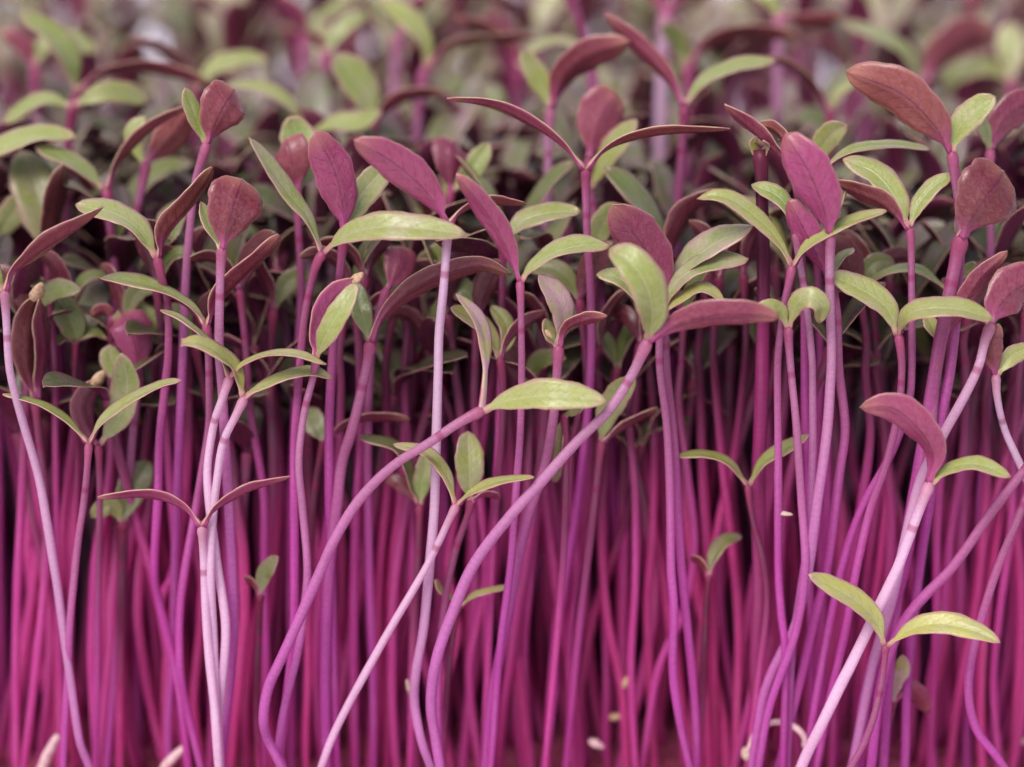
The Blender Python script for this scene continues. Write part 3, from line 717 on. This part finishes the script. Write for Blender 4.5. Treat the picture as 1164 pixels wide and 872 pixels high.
# --- loose bits among the stems
def bit(name, label, mb, mats, base, cat):
    o = bpy.data.objects.new(name, mb.mesh(name, mats, base)); col.objects.link(o); o.location = base * CM
    tag(o, label, cat); return o
def seed(px, py, d, size, ang, label, name='seed_husk', mat=M_CREAM, ratio=.5, cat='seed husk'):
    p = at(px, py, d); k = pxcm(p)
    bit(name, label, pod(p, Vector((math.cos(ang), .1, math.sin(ang))), size * k, size * k * ratio, random.Random(int(px))), [mat], p, cat)
seed(851,857,.15,17,.3,'round cream seed at the bottom lodged between stems','seed',ratio=.55,cat='seed')
seed(700,815,1.27,16,.1,'small pale husk stuck flat on a stem near the ground',ratio=.28,mat=M_HULL)
seed(711,776,.92,15,1.4,'small peach husk upright against a magenta stem',ratio=.32,mat=M_HULL)
seed(1160,842,1.37,17,-.2,'cream husk at the right edge near the ground',ratio=.3)
seed(893,584,.0,17,-.15,'white sliver of husk caught between two straight stems',ratio=.18)
seed(624,380,.1,13,-.9,'small tan husk under the folded pinkish leaf',ratio=.26,mat=M_HULL)
seed(466,784,.4,26,-1.3,'pale lilac flake standing between lower stems',ratio=.14)
seed(678,846,.9,20,-.5,'short purple crumb lying on the soil among stems','root_crumb',M_ROOT,.28,'crumb')
def shoot(path, d, w, label):
    pts = [at(x, y, d) for x, y in path]; k = pxcm(pts[0])
    mb = tube(pts, lambda t: .5 * w * k * (.35 + .65 * math.sin(math.pi * min(1, .12 + t * .6))), 24, 9)
    bit('root_shoot', label, mb, [M_ROOT], pts[-1], 'root')
shoot([(66,836),(58,850),(50,869),(44,890)], .7, 14, 'pale pointed root tip poking up at the bottom left')
shoot([(214,846),(203,856),(190,869),(182,884)], .6, 12, 'pale pink root tip leaning beside the pale twin stems')
shoot([(848,858),(860,832),(880,821),(902,826),(914,838),(914,850)], .12, 8, 'thin pinkish rootlet curled in a loop near the ground')


# ------------------------------------------------------------------ the crowd behind: a few kinds of seedling, copied
def crowd_seedling(rnd, h, low=False):
    """stem and two leaves in local centimetres, base at the origin"""
    lean = rnd.uniform(-.95, .95); lean2 = rnd.uniform(-.5, .5)
    az = rnd.uniform(0, 6.28); dx, dy = math.cos(az), math.sin(az)
    ax2 = Vector((-dy, dx, 0))
    pts = []
    for i in range(7):
        t = i / 6
        s = lean * t ** 1.6 + lean2 * .45 * math.sin(t * 3.2)
        pts.append(Vector((dx, dy, 0)) * s + ax2 * (.22 * math.sin(t * 4 + az)) + Vector((0, 0, h * t - .06)))
    pts.reverse()
    r = rnd.uniform(.050, .064)
    st = tube(pts, lambda t: r * (.82 + .3 * math.exp(-(t / .04) ** 2) + .14 * math.sin(math.pi * t)), 12 if low else 26, 6 if low else 9, dome=True)
    lv = []
    la = rnd.uniform(0, 6.28); ll = rnd.uniform(.85, 1.4); e0 = rnd.uniform(.9, 1.35)
    for s in (0, 1):
        A = la + s * math.pi + rnd.uniform(-.35, .35); o = Vector((math.cos(A), math.sin(A), 0)); U3 = Vector((0, 0, 1))
        lng = ll * rnd.uniform(.85, 1.12); e = e0 + rnd.uniform(-.2, .2); bend = rnd.uniform(.35, 1.3)
        p = pts[0] - (pts[0] - pts[1]).normalized() * .04; q = [p.copy()]
        for i in range(5):
            ang = e - bend * (i / 4) ** 1.15
            p = p + (o * math.cos(ang) + U3 * math.sin(ang)) * (lng / 5); q.append(p.copy())
        tw = rnd.uniform(-.5, .5)
        def normals(t, T, o=o, tw=tw):
            N = U3 - o * .9
            N = (N - T * N.dot(T)).normalized()
            return Matrix.Rotation(tw * (.4 + t), 3, T) @ N
        lv.append(leaf(q, normals, lng * rnd.uniform(.25, .38), r * .7, .021, rnd.uniform(.06, .24),
                       n=9 if low else 16, half=2 if low else 3, wav=.6, rnd=rnd))
    return st, lv

rnd = random.Random(41)
CROWD = 'slender seedling standing in the crowd behind the sharp front row'
protos = []
for i in range(14):
    st, lv = crowd_seedling(rnd, 6.0)
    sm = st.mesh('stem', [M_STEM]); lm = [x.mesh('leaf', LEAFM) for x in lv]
    protos.append((sm, lm))
spots = []
cell = .36
y = 1.35
far = []
row = 0
while y < 20.5:
    half = (5.0 + .20 * y) + 1.2
    x = -half + (row % 2) * cell * .5
    while x < half:
        px_, py_ = x + rnd.uniform(-.19, .19), y + rnd.uniform(-.19, .19)
        if y > 17 and -7.8 < x < -5.2: x += cell; continue
        if rnd.random() < (.10 if y < 2.8 else .15): x += cell; continue
        (spots if y < 2.9 else far).append((px_, py_))
        x += cell * (.78 if 2.9 < y < 6 else 1 if y < 4 else 1.5)
    y += cell * (.78 if 2.9 < y < 6 else .95 if y < 4 else 1.5); row += 1
proto_obj = {}
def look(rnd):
    return (rnd.uniform(0, .30), rnd.uniform(.8, 1.08), rnd.uniform(.5, .9))  # third value is the canopy shade painted on the stem
for i, (x, y) in enumerate(spots):
    k = rnd.randrange(len(protos)); sm, lm = protos[k]
    h = min(rnd.gauss(.90, .05), .95) if (rnd.random() < .30) else rnd.uniform(.62, .90)
    if k not in proto_obj:
        root = bpy.data.objects.new('seedling', None); col.objects.link(root); root.empty_display_size = .004
        root['label'] = CROWD; root['category'] = 'seedling'; root['group'] = GROUP
        kids = [bpy.data.objects.new('stem', sm)] + [bpy.data.objects.new('leaf', m) for m in lm]
        for c in kids: col.objects.link(c); c.parent = root
        proto_obj[k] = (root, kids)
    else:
        r0, k0 = proto_obj[k]
        root = r0.copy(); col.objects.link(root); kids = []
        for c0 in k0:
            c = c0.copy(); col.objects.link(c); c.parent = root; kids.append(c)
    root.location = Vector((x, y, 0)) * CM; root.rotation_euler = (0, 0, rnd.uniform(0, 6.28)); root.scale = (1, 1, h)
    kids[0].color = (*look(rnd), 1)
    for c in kids[1:]: c.color = (rnd.uniform(0, .3) if h > .92 else rnd.uniform(.5, 1.0), rnd.uniform(.5, .8) * (1 if h > .92 else .5), rnd.uniform(0, .6), 1)  # short ones get plum, dimmed leaves: canopy shade set in colour

# far rows, past counting: one mass of the same seedlings
lows = []
for i in range(16):
    st, lv = crowd_seedling(rnd, 6.0, True)
    m = MB(); m.add(st)
    for x in lv:
        x.mi = [q + 1 for q in x.mi]; m.add(x)
    lows.append(m)
mass = MB(); tints = []
for x, y in far:
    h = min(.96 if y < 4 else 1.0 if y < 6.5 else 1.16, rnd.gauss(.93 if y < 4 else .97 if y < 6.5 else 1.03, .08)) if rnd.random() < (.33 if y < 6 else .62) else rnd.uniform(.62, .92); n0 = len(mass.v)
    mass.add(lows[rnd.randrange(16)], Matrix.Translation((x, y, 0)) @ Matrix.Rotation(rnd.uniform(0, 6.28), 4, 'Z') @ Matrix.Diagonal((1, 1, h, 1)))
    tints += [rnd.uniform(.2, .8) + (.35 if y < 6.5 else 0), rnd.uniform(.65, 1.1) * (1.0 if y > 7 else .72) * min(1.15, max(.38, (h - .55) * 2.0)), rnd.uniform(0, .12), 1] * (len(mass.v) - n0)  # tint also darkens nearer and shorter seedlings as painted canopy shade
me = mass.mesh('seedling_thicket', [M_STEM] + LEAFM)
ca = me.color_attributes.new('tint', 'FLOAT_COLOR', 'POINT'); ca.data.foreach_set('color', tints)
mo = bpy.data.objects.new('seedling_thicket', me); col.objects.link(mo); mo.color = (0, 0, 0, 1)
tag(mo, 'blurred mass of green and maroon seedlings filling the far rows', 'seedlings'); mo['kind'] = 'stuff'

# ------------------------------------------------------------------ setting
def sheet(name, x0, x1, y0, y1, z, nx, ny, mat, amp=0.0, rnd=random.Random(3)):
    m = MB()
    for j in range(ny + 1):
        for i in range(nx + 1):
            edge = i in (0, nx) or j in (0, ny)
            m.v.append(Vector((x0 + (x1 - x0) * i / nx, y0 + (y1 - y0) * j / ny, z + (0 if edge else rnd.uniform(-amp, amp)))))
    for j in range(ny):
        for i in range(nx):
            a = j * (nx + 1) + i
            m.f.append((a, a + 1, a + nx + 2, a + nx + 1)); m.mi.append(0); m.uv += [(0, 0)] * 4
    o = bpy.data.objects.new(name, m.mesh(name, [mat])); col.objects.link(o); o['kind'] = 'structure'
    return o
sheet('soil', -14, 14, -1.3, 26, 0, 110, 110, M_SOIL, .06)
sheet('bounce_table', -150, 150, -150, 150, -.5, 2, 2, M_BOUNCE)  # unseen pale surface added to bounce light onto the lower stems
bd = sheet('backdrop', -60, 60, -.5, 60, 0, 2, 2, M_BACK)
bd.rotation_euler = (math.radians(90), 0, 0); bd.location = (0, .42, 0)

# ------------------------------------------------------------------ light
EL, ROT = math.radians(49), math.radians(204)
w = bpy.data.worlds.new('World'); sc.world = w; w.use_nodes = True
nt = w.node_tree; bg = nt.nodes['Background']
sky = nt.nodes.new('ShaderNodeTexSky'); sky.sky_type = 'NISHITA'; sky.sun_disc = False
sky.sun_elevation = EL; sky.sun_rotation = ROT; sky.air_density = 1.0; sky.dust_density = 3.0
nt.links.new(sky.outputs[0], bg.inputs[0]); bg.inputs[1].default_value = .15
sun = bpy.data.lights.new('sun', 'SUN'); sun.energy = 2.3; sun.angle = math.radians(28); sun.color = (1, .97, .95)
so = bpy.data.objects.new('sun', sun); col.objects.link(so)
sv = Vector((math.sin(ROT) * math.cos(EL), math.cos(ROT) * math.cos(EL), math.sin(EL)))
so.rotation_euler = sv.to_track_quat('Z', 'Y').to_euler()

# ------------------------------------------------------------------ camera
cd = bpy.data.cameras.new('camera'); co = bpy.data.objects.new('camera', cd); col.objects.link(co)
co.location = CAM * CM; co.rotation_euler = (math.pi / 2 - TH, 0, 0)
cd.sensor_width = 36; cd.lens = 93.6; cd.clip_start = .005; cd.clip_end = 10
cd.dof.use_dof = True; cd.dof.focus_distance = (D - .1) * CM; cd.dof.aperture_fstop = 10.8; cd.dof.aperture_blades = 0
sc.camera = co
sc.view_settings.view_transform = 'Standard'; sc.view_settings.look = 'None'; sc.view_settings.exposure = 0
sc.cycles.max_bounces = 10; sc.cycles.diffuse_bounces = 8
